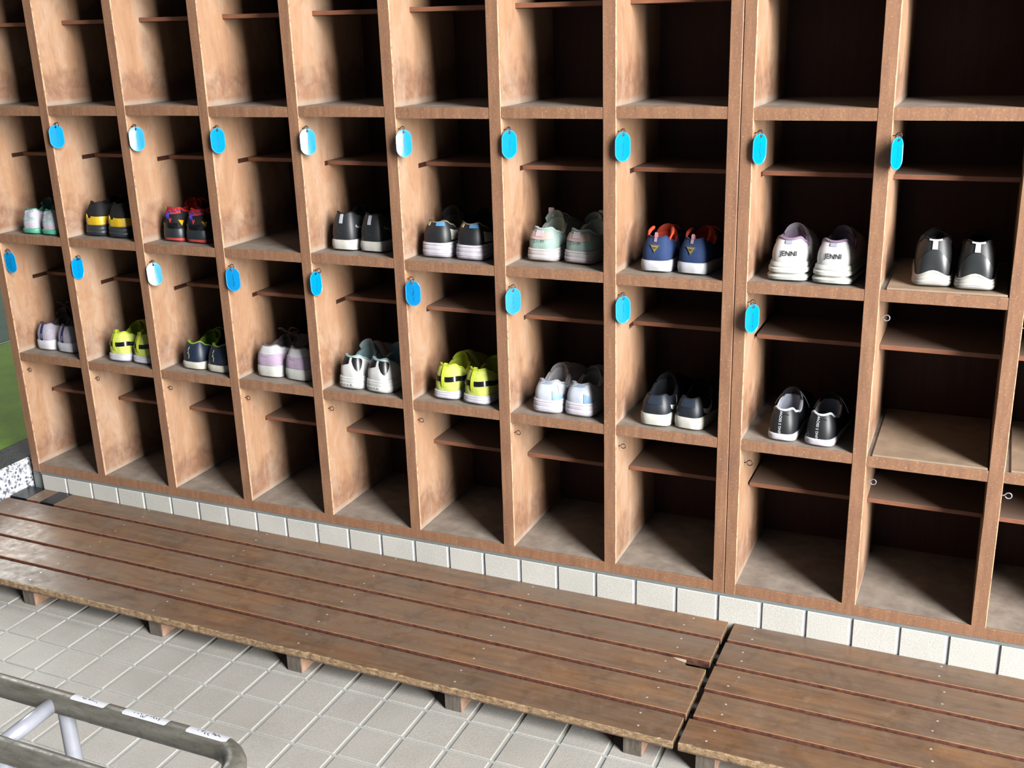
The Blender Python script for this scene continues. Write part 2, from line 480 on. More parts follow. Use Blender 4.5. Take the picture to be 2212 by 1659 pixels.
def divider(name, k, x0, x1, z0, parent, grooves=True):
    b = MB(); f = 0.0040
    b.box(x0, x1, f, 0.092, z0, TOP)
    zs = [z0]
    for g in (1, 2, 3, 4): zs += [GRV[g]-HT-0.0008, GRV[g]+0.0008]
    zs.append(TOP)
    for i in range(len(zs)-1):
        if i % 2 == 1 and grooves: b.box(x0+0.0, x1-0.004, 0.092, DEPTH, zs[i], zs[i+1], 1)  # groove floors take the dark back material as painted-in recess shade
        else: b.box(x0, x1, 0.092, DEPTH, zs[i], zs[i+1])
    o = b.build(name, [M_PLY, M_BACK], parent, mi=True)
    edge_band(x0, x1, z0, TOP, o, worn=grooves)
    return o
HALF = {3: {0: .134, 1: .140, 2: .140, 3: .137, 4: .109, 5: .134, 6: .114, 7: .127, 8: .119, 9: .112, 10: .12},
        2: {0: .146, 1: .143, 2: .145, 3: .115, 4: .137, 5: .094, 6: .106, 7: .128, 8: .118, 9: .084, 10: .10},
        1: {0: .099, 1: .097, 2: .095, 3: .093, 4: .092, 5: .094, 6: .093, 7: .097, 8: .105, 9: .084, 10: .09},
        4: {k: .091 for k in range(11)}}
HALFZ = {(2, 5): .552, (2, 9): .5515, (2, 8): .543, (1, 9): .2125, (1, 8): .2025, (1, 3): .210}
def screw_eye(k, y, z, parent, big=1.0, m=None):
    x = xr(k)
    b = MB()
    R_ = 0.0052*big
    pts = []
    for i in range(13):
        a = pi*0.15+i/12*1.75*pi
        pts.append((x+0.006+R_-R_*math.cos(a), y+0.001, z+R_*math.sin(a)))
    b.tube([(x-0.004, y, z), (x+0.004, y, z)]+pts, 0.0010*big, 6)
    return b.build('screw_eye', m or M_WIRE, parent, smooth=True)

def cabinet(label, ks, first, last):
    xa = xl(first) if first == 0 else xr(first)-T_*0.80
    xb = xr(last)
    x_end = last*P_+T_/2-0.0035 if last == 8 else xr(last)
    root = empty('shoe_cabinet', (0, 0, BOT), 0, label, 'cabinet', 'open shoe cabinets against the wall')
    sub = empty('frame', (0, 0, 0))
    bpy.data.objects.remove(sub)
    R0 = root
    start = xl(0) if first == 0 else 2.0521
    def P(o):
        o.parent = R0; o.location = (0, 0, -BOT); return o
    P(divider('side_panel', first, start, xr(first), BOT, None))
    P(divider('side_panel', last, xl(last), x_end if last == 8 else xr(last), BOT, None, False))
    for k in range(first+1, last):
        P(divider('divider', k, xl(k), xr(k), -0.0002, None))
    lx, rx = xr(first), xl(last)
    b = MB(); b.box(lx, rx, 0.004, DEPTH, BOT, -0.0012); o = b.build('bottom_board', M_SHELF, None); P(o)
    e = edge_band(lx, rx, BOT, -0.0005, o, 0.0, False)
    b = MB(); b.box(lx, rx, 0.004, DEPTH, ZT_-TS, ZT_); o = b.build('top_board', M_SHELF, None); P(o)
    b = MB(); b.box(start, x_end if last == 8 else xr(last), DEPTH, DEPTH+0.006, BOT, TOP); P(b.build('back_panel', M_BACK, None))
    for k in range(first, last):
        a, c = xr(k), xl(k+1)
        for z in (ZA_, ZB_, ZC_):
            dz = 0.0007*(((k*7+int(z*10)) % 5)-2)
            b = MB(); b.box(a, c, 0.004, DEPTH, z+dz-TS, z+dz-0.0004)
            o = b.build('shelf_board', M_SHELF, None); P(o)
            edge_band(a, c, z+dz-TS, z+dz, o, 0.0008+0.0006*((k*3) % 3), False)
        for r in (1, 2, 3, 4):
            z = HALFZ.get((r, k), GRV[r]); y0 = HALF[r][k]
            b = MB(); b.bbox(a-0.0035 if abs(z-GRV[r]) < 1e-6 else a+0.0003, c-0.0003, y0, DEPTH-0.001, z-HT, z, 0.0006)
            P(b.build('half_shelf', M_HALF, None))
        # hooks without a tag
        hy = {8: .0396, 9: .045}.get(k, .016)
        o = screw_eye(k, hy if k < 10 else .016, {8: .276, 9: .267}.get(k, .287), None, 1.15 if k >= 8 else 1.0, M_SILVER if k >= 9 else M_WIRE); P(o)
        if k >= 9: P(screw_eye(k, 0.05, .617, None, 1.15, M_SILVER))
        if k <= 8:
            P(screw_eye(k, TAGP[(3, k)][1]*0.3+0.010, TAGP[(3, k)][2]+0.030, None))
        if 1 <= k <= 9:
            P(screw_eye(k, TAGP[(2, k)][1]*0.3+0.010, TAGP[(2, k)][2]+0.030, None))
    return root
TAGP = {(2, 1): (0.279, 0.0069, 0.9481, 24), (2, 2): (0.5404, 0.0103, 0.9449, 32), (2, 3): (0.7949, 0.004, 0.9448, 25),
        (2, 4): (1.052, 0.0032, 0.9457, 37), (2, 5): (1.3097, -0.0059, 0.9469, 39), (2, 6): (1.559, 0.0046, 0.9475, 35),
        (2, 7): (1.8129, 0.0002, 0.9464, 38), (2, 8): (2.0888, 0.0045, 0.9464, 32), (2, 9): (2.3427, -0.011, 0.9445, 28),
        (3, 0): (0.0352, 0.0081, 0.6037, 86), (3, 1): (0.2719, 0.0145, 0.5991, 6), (3, 2): (0.5408, 0.0077, 0.6018, 33),
        (3, 3): (0.7998, -0.0027, 0.6068, 78), (3, 4): (1.0395, 0.0044, 0.6107, 12), (3, 5): (1.3101, -0.0048, 0.6077, 84),
        (3, 6): (1.5585, 0.0012, 0.6055, 40), (3, 7): (1.8129, 0.0047, 0.6047, 38), (3, 8): (2.0899, -0.0053, 0.610, 36)}
cabinet('long worn plywood shoe cabinet with eight columns of pigeonholes, left of the double upright', range(8), 0, 8)
cabinet('second plywood shoe cabinet on the right, from the double upright to the right edge', range(8, 11), 8, 11)

# loose liner boards lying on shelves
def board_dz(k, z): return 0.0007*(((k*7+int(z*10)) % 5)-2)
def liner(x0, x1, y0, y1, z, label):
    z = z-0.0012+board_dz(9 if x0 < 2.5 else 10, z)
    b = MB(); b.bbox(x0, x1, y0, y1, z+0.0002, z+0.0046, 0.0008)
    tag(b.build('liner_board', plain('liner_hardboard', (176, 152, 128), 0.6, 0.3, 0, 0.14, 30)), label, 'board', 'thin liner boards on the shelves')
liner(2.341, 2.556, 0.001, 0.296, ZC_+0.0012, 'thin pale board lying bare on the shelf of the empty right-hand pigeonhole')
liner(2.597, 2.80, 0.001, 0.296, ZC_+0.0012, 'thin pale board cut by the right edge of the photo, on the lower shelf')
liner(2.343, 2.556, 0.0015, 0.296, ZB_+0.0012, 'thin brown board under the black sneakers with white T-shaped pull tabs')

# ------------------------------------------------------------------ name tags
def make_tag_mesh():
    n = 40; W, H, th = 0.0190, 0.0300, 0.0011
    def stadium(w, h, z):
        out = []
        for i in range(n):
            a = 2*pi*i/n+pi/2
            x = w*math.cos(a); y = w*math.sin(a)
            y += (h-w) if math.sin(a) > 1e-9 else -(h-w) if math.sin(a) < -1e-9 else 0
            out.append((x, z, y))
        return out
    hole = [(0.0026*math.cos(2*pi*i/n+pi/2), 0, 0.0235+0.0026*math.sin(2*pi*i/n+pi/2)) for i in range(n)]
    loops = [[(x, -th, z) for x, _, z in hole], stadium(W-0.0024, H-0.0024, -th), stadium(W-0.0018, H-0.0018, -th-0.0004),
             stadium(W-0.0004, H-0.0004, -th-0.0004), stadium(W, H, -th), stadium(W, H, 0.0), [(x, 0, z) for x, _, z in hole]]
    V = [v for l in loops for v in l]; F = []; mi = []
    k = len(loops)
    for a in range(k):
        b = (a+1) % k
        for i in range(n):
            j = (i+1) % n
            F.append((a*n+j, a*n+i, b*n+i, b*n+j)); mi.append(1 if a in (1, 2, 3, 4) else 0)
    V = [(x, y-0.0006*(1-(x/0.019)**2), z) for x, y, z in V]
    return mesh('plate', V, F, mi)
TAGM = make_tag_mesh(); TAGM.materials.append(M_TAG); TAGM.materials.append(M_TAGR)
def ring_mesh():
    b = MB()
    pts = [(0.0, -0.0006+0.0055*math.sin(2*pi*i/16), 0.0280+0.0058*math.cos(2*pi*i/16)) for i in range(16)]
    b.tube(pts, 0.0006, 6, True)
    me = mesh('ring', b.V, b.F); me.materials.append(M_WIRE); me.shade_smooth(); return me
RINGM = ring_mesh()
TAGLAB = {
 (2, 1): 'blue oval name tag hanging above the black shoes with a yellow band',
 (2, 2): 'blue oval name tag, half white with glare, above the black and red sneakers',
 (2, 3): 'blue oval name tag in the pigeonhole without shoes on the upper shoe row',
 (2, 4): 'blue oval name tag, half pale with glare, above the black sneakers with grey heel tabs',
 (2, 5): 'blue oval name tag, half white with glare, above the black sneakers with shiny blue collars',
 (2, 6): 'blue oval name tag hanging above the mint and pink sneakers',
 (2, 7): 'blue oval name tag hanging above the navy sneakers with orange lining',
 (2, 8): 'blue oval name tag above the white JENNI sneakers',
 (2, 9): 'blue oval name tag above the black sneakers with white T-shaped pull tabs, farthest right',
 (3, 0): 'narrow blue oval tag at the left edge, above the grey-white sneakers with navy stripe',
 (3, 1): 'narrow blue oval tag above the left pair of neon yellow shoes',
 (3, 2): 'pale blue shining oval tag above the navy shoes with green lining',
 (3, 3): 'blue oval tag above the lilac sneakers with grey laces',
 (3, 4): 'narrow blue oval tag above the white sneakers with black patches',
 (3, 5): 'blue oval tag above the right pair of neon yellow shoes',
 (3, 6): 'blue oval tag above the white and pale blue sneakers',
 (3, 7): 'bright blue oval tag above the black leather sneakers with white side logo',
 (3, 8): 'blue oval tag above the black shoes with white piping, lowest on the right'}
for (r, k), (x, y, z, a) in TAGP.items():
    rz = math.radians(90-a)
    t = empty('name_tag', (x, y, z), rz, TAGLAB[(r, k)], 'tag', 'blue name tags hanging in the pigeonholes')
    rnd = random.Random(r*31+k)
    t.rotation_euler = (math.radians(-7 if (r, k) == (3, 2) else rnd.uniform(-2, 1)), 0, rz)
    p = bpy.data.objects.new('plate', TAGM); COL.objects.link(p); p.parent = t
    g = bpy.data.objects.new('ring', RINGM); COL.objects.link(g); g.parent = t
    b = MB()                                    # faint handwritten name, illegible in the photo
    zz = 0.012
    while zz > -0.017:
        for q in range(rnd.randint(2, 3)):
            x0 = rnd.uniform(-0.0022, 0.0012); h0 = zz-rnd.uniform(0, 0.003)
            if rnd.random() < 0.5: pts = [(x0, h0), (x0+0.003, h0+0.0003)]
            else: pts = [(x0+0.001, h0+0.001), (x0+0.0014, h0-0.0016), (x0+0.0002, h0-0.003)]
            for (ax, az), (bx, bz) in zip(pts, pts[1:]):
                dx, dz = bx-ax, bz-az; l = math.hypot(dx, dz); nx, nz = -dz/l*0.0003, dx/l*0.0003
                b.add([(ax+nx, -0.0020, az+nz), (ax-nx, -0.0020, az-nz), (bx-nx, -0.0020, bz-nz), (bx+nx, -0.0020, bz+nz)], [(0, 1, 2, 3)])
        zz -= 0.0052
    b.build('handwriting', M_TAGINK, t)

# ------------------------------------------------------------------ duckboards
ZP = -0.0965
def duckboard(x0, x1, label, first):
    root = empty('duckboard', (x0, 0, 0), 0, label, 'duckboard', 'wooden duckboards on the tiles')
    tilt(root, x0, 0, ZP)
    L = x1-x0
    rnd = random.Random(5 if first else 9)
    planks = []
    for k in range(5):
        yf = -0.0730-0.0978*k; yb = yf+(0.0735 if k == 0 else 0.0868)
        if k == 4: yf += 0.004
        xa = rnd.uniform(0, 0.003) if not (k == 4 and not first) else -0.002; xb = L-rnd.uniform(0.0, 0.003)
        if k == 0 and first: xa += 0.004
        n = 420 if k == 4 else 200
        V = []; F = []; mi = []
        for i in range(n+1):
            x = xa+(xb-xa)*i/n
            c = 0.0011
            nf = noise.noise(Vector((x*22, k*3.1, 1.0 if first else 4.0)))
            nb = noise.noise(Vector((x*45, k*5.1, 9.0 if first else 2.0)))
            wf = 0.0008+(0.0016*max(0, nf+0.3)+0.0055*max(0, noise.noise(Vector((x*70, 8, 2)))+.05)*max(0, noise.noise(Vector((x*9, 1, 3)))+.4) if k == 4 else 0.0004*max(0, nf))
            fr = yf + (0.0022*max(0, noise.noise(Vector((x*60, 3, k)))) if k == 4 else 0)
            bk = yb-0.0030*max(0, nb-0.12)
            if first and k == 2 and x > L-0.049: bk -= 0.020
            if first and k == 4 and 0.548+0.04 < x < 0.556+0.04: bk -= 0.010
            if not first and k == 4 and x < 0.062: bk -= 0.0
            th = 0.0135+(0.002*noise.noise(Vector((x*50, 2, 8))) if k == 4 else 0)
            V += [(x, fr+0.001, -0.0175), (x, fr, -th), (x, fr, -wf*.8), (x, fr+wf*1.5, 0), (x, bk-c, 0), (x, bk, -c), (x, bk, -0.0175)]
        for i in range(n):
            for j in range(7):
                q = i*7
                F.append((q+j, q+7+j, q+7+(j+1) % 7, q+(j+1) % 7))
                mi.append(1 if (k == 4 and j in (1, 2)) else (2 if j in (1,) else (3 if j == 2 else 0)))
        F.append(tuple(range(7))); F.append(tuple(n*7+j for j in range(6, -1, -1))); mi += [1, 1]
        me = mesh('plank', V, F, mi)
        o = link('plank', me, [M_PLANK, M_FRAY, plain('plank_side', (118, 76, 64), 0.7, 0.2, 0, 0.45, 90), plain('plank_arris', (186, 134, 92), 0.5, 0.3, 0, 0.25, 60)], root)  # paler arris paints in the lit edge, darker side the shaded gap face
        planks.append((o, yf, yb))
    nb_ = 6
    xs = [0.442, 0.838, 1.228, 1.617, 2.002] if first else [x0+0.068+0.39*i for i in range(6)]
    if first: xs = [0.052]+xs
    for x in xs:
        b = MB()
        xa = x-x0-0.038
        b.bbox(xa, xa+0.038, -0.4535+0.002*((int(x*10)) % 3), -0.006, -0.0605, -0.0178, 0.0012)
        for q, f in enumerate(b.F):
            ys = [b.V[i][1] for i in f]
            if max(ys) < -0.44: b.mi[q] = 1
        b.build('batten', [M_BATTEN, M_BATEND], root, mi=True)
    b = MB()
    for x in xs:
        for (o, yf, yb) in planks:
            for dy in (0.024, 0.062):
                nx = x-x0-0.019+rnd.uniform(-.008, .008); ny = yf+dy+rnd.uniform(-.004, .004)
                if ny > -0.004: continue
                b.add([(nx+0.0026*math.cos(a*pi/3), ny+0.0026*math.sin(a*pi/3), 0.0003) for a in range(6)], [(0, 1, 2, 3, 4, 5)])
    o = b.build('nail_head', M_NAIL, root); o['kind'] = 'stuff'
    if first:
        o, yf, yb = planks[0]
        for a, c in ((0.0, 0.060), (0.116, 0.166)):
            b = MB()
            b.box(a-(0.0006 if a == 0 else 0)+0.0, c, yf-0.0007, yb+0.0002, 0.0001, 0.0008)
            b.box(a, c, yf-0.0008, yf-0.0001, -0.0170, 0.0008)
            b.build('tape', M_TAPE, o)
        b = MB()                 # pale splinter where the plank corner broke off
        o, yf, yb = planks[2]
        b.add([(L-0.078, yb-0.0015, 0.0003), (L-0.047, yb-0.0125, 0.0003), (L-0.049, yb-0.002, 0.0003), (L-0.066, yb-0.0005, 0.0003), (L-0.068, yb-0.008, 0.0003)], [(0, 4, 1, 2, 3)])
        b.build('broken_corner', M_CHIP, o)
    return root
duckboard(-0.038, 2.0665, 'long worn brown slatted duckboard with black tape at its far left end', True)
duckboard(2.0775, 4.14, 'right-hand brown slatted duckboard, cut by the right edge of the photo', False)

# ------------------------------------------------------------------ umbrella stand (front left)
ux = empty('umbrella_stand', (1.0, -1.31, slope_z(1.0, ZF)), 0, 'grey steel tube umbrella stand with white name stickers in the front left corner', 'umbrella stand')
uz = ux.location.z; H_ = 0.348-uz
xe_, ye = 0.70, 0.052
def ring(z, r, name, m):
    pts = []
    for i in range(13): a = -pi/2+pi*i/12; pts.append((xe_+ye*math.cos(a), ye*math.sin(a), z))
    for i in range(13): a = pi/2+pi*i/12; pts.append((-xe_+ye*math.cos(a), ye*math.sin(a), z))
    b = MB(); b.tube(pts, r, 20, True)
    return b.build(name, m, ux, smooth=True)
top = ring(H_, 0.0152, 'top_rail', M_STEEL)
ring(0.06, 0.012, 'lower_rail', M_STEEL)
for sx in (0.434, -0.10, -0.55):
    b = MB(); b.tube([(sx, ye, H_), (sx+0.006, -ye, H_)], 0.0105, 14); b.build('crossbar', M_SILVER, ux, smooth=True)
for sx in (0.447, -0.60):
    for sy in (ye, -ye):
        b = MB(); b.tube([(sx, sy, H_-0.004), (sx, sy, 0.0005)], 0.0105, 14); b.build('leg', M_SILVER, ux, smooth=True, angle=40)
def glyphs(b, fn, x0, x1, seed, h=0.006):
    rnd = random.Random(seed); x = x0
    while x < x1:
        for q in range(rnd.randint(1, 3)):
            a = (x+rnd.uniform(0, .003), rnd.uniform(-h/2, h/2)); c = (a[0]+rnd.choice([.0005, .003]), a[1]+rnd.choice([0.0003, -0.003, 0.003]))
            dx, dz = c[0]-a[0], c[1]-a[1]; l = math.hypot(dx, dz); nx, nz = -dz/l*.0005, dx/l*.0005
            b.add([fn(a[0]+nx, a[1]+nz), fn(a[0]-nx, a[1]-nz), fn(c[0]-nx, c[1]-nz), fn(c[0]+nx, c[1]+nz)], [(0, 1, 2, 3)])
        x += 0.005
for i, (a, c) in enumerate(((1.464, 1.523), (1.552, 1.624), (1.655, 1.718))):
    R_ = 0.0156
    def wrap(x, s, rr=R_): an = math.radians(97)-s/rr; return (x, ye-rr*math.cos(an-0.0)*-1*-1, H_+rr*math.sin(an))
    b = MB(); V = []; F = []
    for j in range(9):
        s = -0.010+0.0175*j/8
        for x in (a-1.0, c-1.0): V.append((x+(0.002 if j % 8 == 0 else 0)*(1 if x < c-1.001 else -1), *wrap(x, s)[1:]))
    for j in range(8): F.append((2*j, 2*j+1, 2*j+3, 2*j+2))
    b.add(V, F)
    o = b.build('name_sticker', M_STICK, top, smooth=True)
    g = MB(); glyphs(g, lambda x, s: wrap(x, -s*0.8+0.0005, R_+0.0003), a-1.0+0.015, c-1.0-0.015, i)
    g.build('print', M_INK, top)

# ------------------------------------------------------------------ shoes
def resample(P, n, closed=True):
    k = len(P); seg = [(P[(i+1) % k]-P[i]).length for i in range(k)]
    tot = sum(seg); out = []; i = 0; acc = 0.0
    for q in range(n):
        d = tot*q/n
        while acc+seg[i] < d: acc += seg[i]; i += 1
        out.append(P[i].lerp(P[(i+1) % k], (d-acc)/seg[i]))
    return out, tot
HALF_O = [(0, 0), (.019, .0015), (.0315, .011), (.0362, .032), (.0362, .066), (.0368, .098), (.0385, .138), (.0396, .168), (.0370, .198), (.0290, .224), (.0140, .238), (0, .2405)]
class Shoe:
    NN = 72
    def __init__(s, sp, side):
        s.sp = sp; L = sp.get('L', .235); W = sp.get('W', .074)
        sx, sy = W/.0735, L/.2405
        right = [(x*sx, y*sy) for x, y in HALF_O]
        left = [(-x*sx, y*sy) for x, y in HALF_O[1:-1]][::-1]
        pts = []
        for x, y in right+left:
            f = max(0, (y/L-0.35))/0.65
            x += -side*0.003*f*f                       # toe bends towards the inner side
            if x*side < 0 and 0.3 < y/L < 0.6: x *= 0.93
            pts.append(Vector((x, y, 0)))
        cv = catmull(pts, 8, True)
        s.out, s.per = resample(cv, s.NN)
        s.L, s.W = L, W
        zh, zs, zf = sp['zh'], sp.get('zs', .062), sp.get('zf', .085)
        a, bb = sp.get('oa', .0300)*sx, .052*sy; cy = .0635*sy
        s.sh, s.st = sp.get('sh', .028), sp.get('st', .02)
        s.T = []; s.B = []
        ear, dip = sp.get('ear', .0012), sp.get('dip', .0016)
        for i in range(s.NN):
            t = i/s.NN
            th = 2*pi*t+0.9*math.sin(4*pi*t)/2*0.55
            c_, s_ = math.cos(th), math.sin(th)
            x = a*math.copysign(abs(s_)**0.78, s_); y = cy-bb*math.copysign(abs(c_)**0.9, c_)
            d = abs(math.degrees(math.atan2(math.sin(th), math.cos(th))))
            ks = [(0, zh-dip), (36, zh+ear), (62, zh-.009), (90, zs), (125, zs+(zf-zs)*.45), (155, zf-.003), (180, zf)]
            for (d0, z0), (d1, z1) in zip(ks, ks[1:]):
                if d0 <= d <= d1:
                    f = (d-d0)/(d1-d0); f = f*f*(3-2*f); z = z0+(z1-z0)*f
            s.T.append(Vector((x, y+0.004, z)))
            p = s.out[i]; q = Vector((p.x, p.y, 0))
            o = (q-Vector((x, y, 0))); o.normalize()
            q = q-o*0.003; q.z = s.soletop(i)-0.003
            s.B.append(q)
        s.bul = sp.get('bul', .004)
    def soletop(s, i):
        y = s.out[i].y/s.L
        f = min(1, max(0, (y-.15)/.5)); f = f*f*(3-2*f)
        z = s.sh+(s.st-s.sh)*f
        if y > .85: z += .006*(y-.85)/.15
        w = s.sp.get('wave', 0)
        if w:
            d = min(i, s.NN-i)*s.per/s.NN
            z += w*(math.cos(min(pi, d/.034*pi))*.5+.5) - w*0.2
        return z
    def S(s, sm, v):
        f = (sm/s.per*s.NN) % s.NN; i = int(f); f -= i; j = (i+1) % s.NN
        B = s.B[i].lerp(s.B[j], f); T = s.T[i].lerp(s.T[j], f)
        o = Vector((B.x-T.x, B.y-T.y, 0)); D = o.length
        o = o/D if D > 1e-6 else Vector((0, -1, 0))
        h = T.z-B.z
        k = min(1.0, D/.06)
        P1 = B+Vector((0, 0, h*(.38+.07*k)))+o*s.bul
        P2 = T+o*(D*.45+s.bul*.9)-Vector((0, 0, h*(.28-.16*k)))
        u = 1-v
        return B*u**3+P1*3*u*u*v+P2*3*u*v*v+T*v**3
    def nrm(s, sm, v):
        e = 1e-3; a = s.S(sm+e, v)-s.S(sm-e, v); v0, v1 = max(0, v-.02), min(1, v+.02)
        b = s.S(sm, v1)-s.S(sm, v0); n = a.cross(b)
        return n.normalized()
    def P(s, sm, v, off): return s.S(sm, v)+s.nrm(sm, v)*off
    def vz(s, z, sm=0.0):
        lo, hi = 0.0, 1.0
        for _ in range(14):
            m = (lo+hi)/2
            if s.S(sm, m).z < z: lo = m
            else: hi = m
        return (lo+hi)/2
    def H(s, x, z, off=.0012, sc=0.0):                 # heel coordinates in metres -> point on the upper
        v = s.vz(z, sc); e = .004
        k = (s.S(sc+e, v)-s.S(sc-e, v)).length/(2*e)
        return s.P(sc+x/max(k, .3), v, off)
    def grid(s, fn, nu, nv, name, mat, root, off=.0012):
        # fn(a,b)->(sm,v) with a,b in 0..1 ; raised piece with rim
        V = []; F = []
        for i in range(nu+1):
            for j in range(nv+1):
                sm, v = fn(i/nu, j/nv); V.append(s.P(sm, min(1, max(0, v)), off))
        w = nv+1
        for i in range(nu):
            for j in range(nv): F.append((i*w+j, (i+1)*w+j, (i+1)*w+j+1, i*w+j+1))
        rim = [i*w for i in range(nu+1)]+[nu*w+j for j in range(1, nv+1)]+[i*w+nv for i in range(nu-1, -1, -1)]+[j for j in range(nv-1, 0, -1)]
        n0 = len(V)
        for q in rim:
            i, j = divmod(q, w); sm, v = fn(i/nu, j/nv); V.append(s.P(sm, min(1, max(0, v)), -.0008))
        k = len(rim)
        for q in range(k): F.append((rim[(q+1) % k], rim[q], n0+q, n0+(q+1) % k))
        return link(name, mesh(name, V, F), mat, root, smooth=True, angle=50)
    def band(s, s0, s1, v0, v1, name, mat, root, off=.0012, nu=None):
        f0 = v0 if callable(v0) else (lambda a: v0); f1 = v1 if callable(v1) else (lambda a: v1)
        nu = nu or max(4, int(abs(s1-s0)/.004))
        return s.grid(lambda a, b: (s0+(s1-s0)*a, f0(a)+(f1(a)-f0(a))*b), nu, 5, name, mat, root, off)
    def poly(s, pts, name, mat, root, off=.0016, sc=0.0):
        V = [s.H(x, z, off, sc) for x, z in pts]+[s.H(x, z, 0.0, sc) for x, z in pts]; n = len(pts)
        F = [tuple(range(n))]+[(i, i+n, (i+1) % n+n, (i+1) % n) for i in range(n)]
        return link(name, mesh(name, V, F), mat, root)
    def ribbon(s, lines, w, name, mat, root, off=.0018, sc=0.0):
        b = MB()
        for L_ in lines:
            pts = []
            for (ax, az), (bx, bz) in zip(L_, L_[1:]):
                for q in range(3): pts.append((ax+(bx-ax)*q/3, az+(bz-az)*q/3))
            pts.append(L_[-1])
            V = []
            for i, (x, z) in enumerate(pts):
                a = pts[max(0, i-1)]; c = pts[min(len(pts)-1, i+1)]
                dx, dz = c[0]-a[0], c[1]-a[1]; l = math.hypot(dx, dz) or 1
                nx, nz = -dz/l*w/2, dx/l*w/2
                V += [s.H(x+nx, z+nz, off, sc), s.H(x-nx, z-nz, off, sc)]
            b.add(V, [(2*i, 2*i+1, 2*i+3, 2*i+2) for i in range(len(pts)-1)])
        return b.build(name, mat, root)
    def text(s, txt, size, x, z, name, mat, root, rot=0.0, sc=0.0, bold=0.0):
        cu = bpy.data.curves.new('t', 'FONT'); cu.body = txt; cu.size = size; cu.align_x = 'CENTER'; cu.align_y = 'CENTER'
        cu.offset = bold; cu.resolution_u = 3
        ob = bpy.data.objects.new('t', cu); COL.objects.link(ob)
        dg = bpy.context.evaluated_depsgraph_get()
        me = bpy.data.meshes.new_from_object(ob.evaluated_get(dg))
        bpy.data.objects.remove(ob); bpy.data.curves.remove(cu)
        c, q = math.cos(rot), math.sin(rot)
        for v in me.vertices:
            px, pz = v.co.x*c-v.co.y*q, v.co.x*q+v.co.y*c
            v.co = s.H(x+px, z+pz, .0018, sc)
        me.name = name
        return link(name, me, mat, root)
    def build(s, root, m):
        sp = s.sp; NN = s.NN; nv = 12
        # upper
        V = []; F = []
        for j in range(nv+1):
            for i in range(NN): V.append(s.S(i*s.per/NN, j/nv))
        for j in range(nv):
            for i in range(NN):
                i2 = (i+1) % NN; F.append((j*NN+i, j*NN+i2, (j+1)*NN+i2, (j+1)*NN+i))
        link('upper', mesh('upper', V, F), m['upper'], root, smooth=True)
        # lining + insole
        V = []; F = []
        cy = s.L*.28
        cen = Vector((0, cy, 0))
        th = sp.get('pad', .006)
        for k, (inn, dz) in enumerate(((0, 0), (.35, .0018), (.8, .001), (1.05, -.004), (1.1, -.012))):
            for i in range(NN):
                t = s.T[i]; d = Vector((cen.x-t.x, cen.y-t.y, 0)); l = d.length; d /= l
                V.append(t+d*min(l*.6, th*inn)+Vector((0, 0, dz)))
        for i in range(NN):
            t = s.T[i]; d = Vector((cen.x-t.x, cen.y-t.y, 0)); l = d.length; d /= l
            p = t+d*th*.9; V.append(Vector((p.x*1.08, p.y, s.sh+.004)))
        k = 6
        for j in range(k-1):
            for i in range(NN):
                i2 = (i+1) % NN; F.append((j*NN+i, j*NN+i2, (j+1)*NN+i2, (j+1)*NN+i))
        link('lining', mesh('lining', V, F), m['lining'], root, smooth=True)
        V = [Vector((v.x, v.y, v.z+.001)) for v in V[(k-1)*NN:]]
        link('insole', mesh('insole', V, [tuple(range(NN))]), m.get('insole', m['lining']), root)
        # collar binding
        r_ = sp.get('piping', .0016)
        b = MB(); b.tube([t+Vector((0, 0, .0004)) for t in s.T], r_, 8, True)
        b.build('collar', m.get('collar', m['lining']), root, smooth=True)
        # sole
        prof = sp.get('prof', [(0, -.0025), (.06, -.0005), (.5, .0015), (.9, .0008), (1, -.001), (1.0, -.006)])
        V = []; F = []
        for f, off in prof:
            for i in range(NN):
                p = s.out[i]; a_ = s.out[(i-1) % NN]; c_ = s.out[(i+1) % NN]
                t = (c_-a_).normalized(); n_ = Vector((t.y, -t.x, 0))
                q = p+n_*off; z = s.soletop(i)*f
                toe = max(0, (p.y/s.L-.82)/.18)
                if f < .5: z += .008*toe*toe*(1-f)+.0035*max(0, 1-p.y/.028)**2*(1-f*1.5)
                V.append(Vector((q.x, q.y, z)))
        K = len(prof)
        for j in range(K-1):
            for i in range(NN):
                i2 = (i+1) % NN; F.append((j*NN+i, j*NN+i2, (j+1)*NN+i2, (j+1)*NN+i))
        F.append(tuple(range(NN))[::-1])
        mi = None
        if sp.get('outsole'):
            mi = [1 if q < NN*sp['outsole'] else 0 for q in range(NN*(K-1))]+[1]
        so = link('sole', mesh('sole', V, F, mi), [m['sole'], m.get('outsole', m['sole'])], root, smooth=True, angle=35)
        # tongue
        zf = sp.get('zf', .085); zt = sp.get('zt', .1); yb = s.L*.49+.004; wt = sp.get('wt', .024)
        V = []; F = []; na, nb = 12, 6
        for lay in (0, 1):
            for j in range(nb+1):
                for i in range(na+1):
                    a = -1+2*i/na; q = j/nb
                    x = a*wt*(1-.10*q); y = yb-.020*q-.012*a*a+lay*.004; z = zf-.022+(zt-zf+.022)*q-.010*a*a*(.5+q*.6)-.006*abs(a)**6*q
                    V.append((x, y, z))
        W_ = na+1; Q = (nb+1)*W_
        for j in range(nb):
            for i in range(na):
                p = j*W_+i; F.append((p, p+1, p+W_+1, p+W_)); F.append((Q+p, Q+p+W_, Q+p+W_+1, Q+p+1))
        for i in range(na): p = nb*W_+i; F.append((p, p+1, Q+p+1, Q+p))
        for j in range(nb):
            p = j*W_; F.append((p, p+W_, Q+p+W_, Q+p)); p += na; F.append((p+W_, p, Q+p, Q+p+W_))
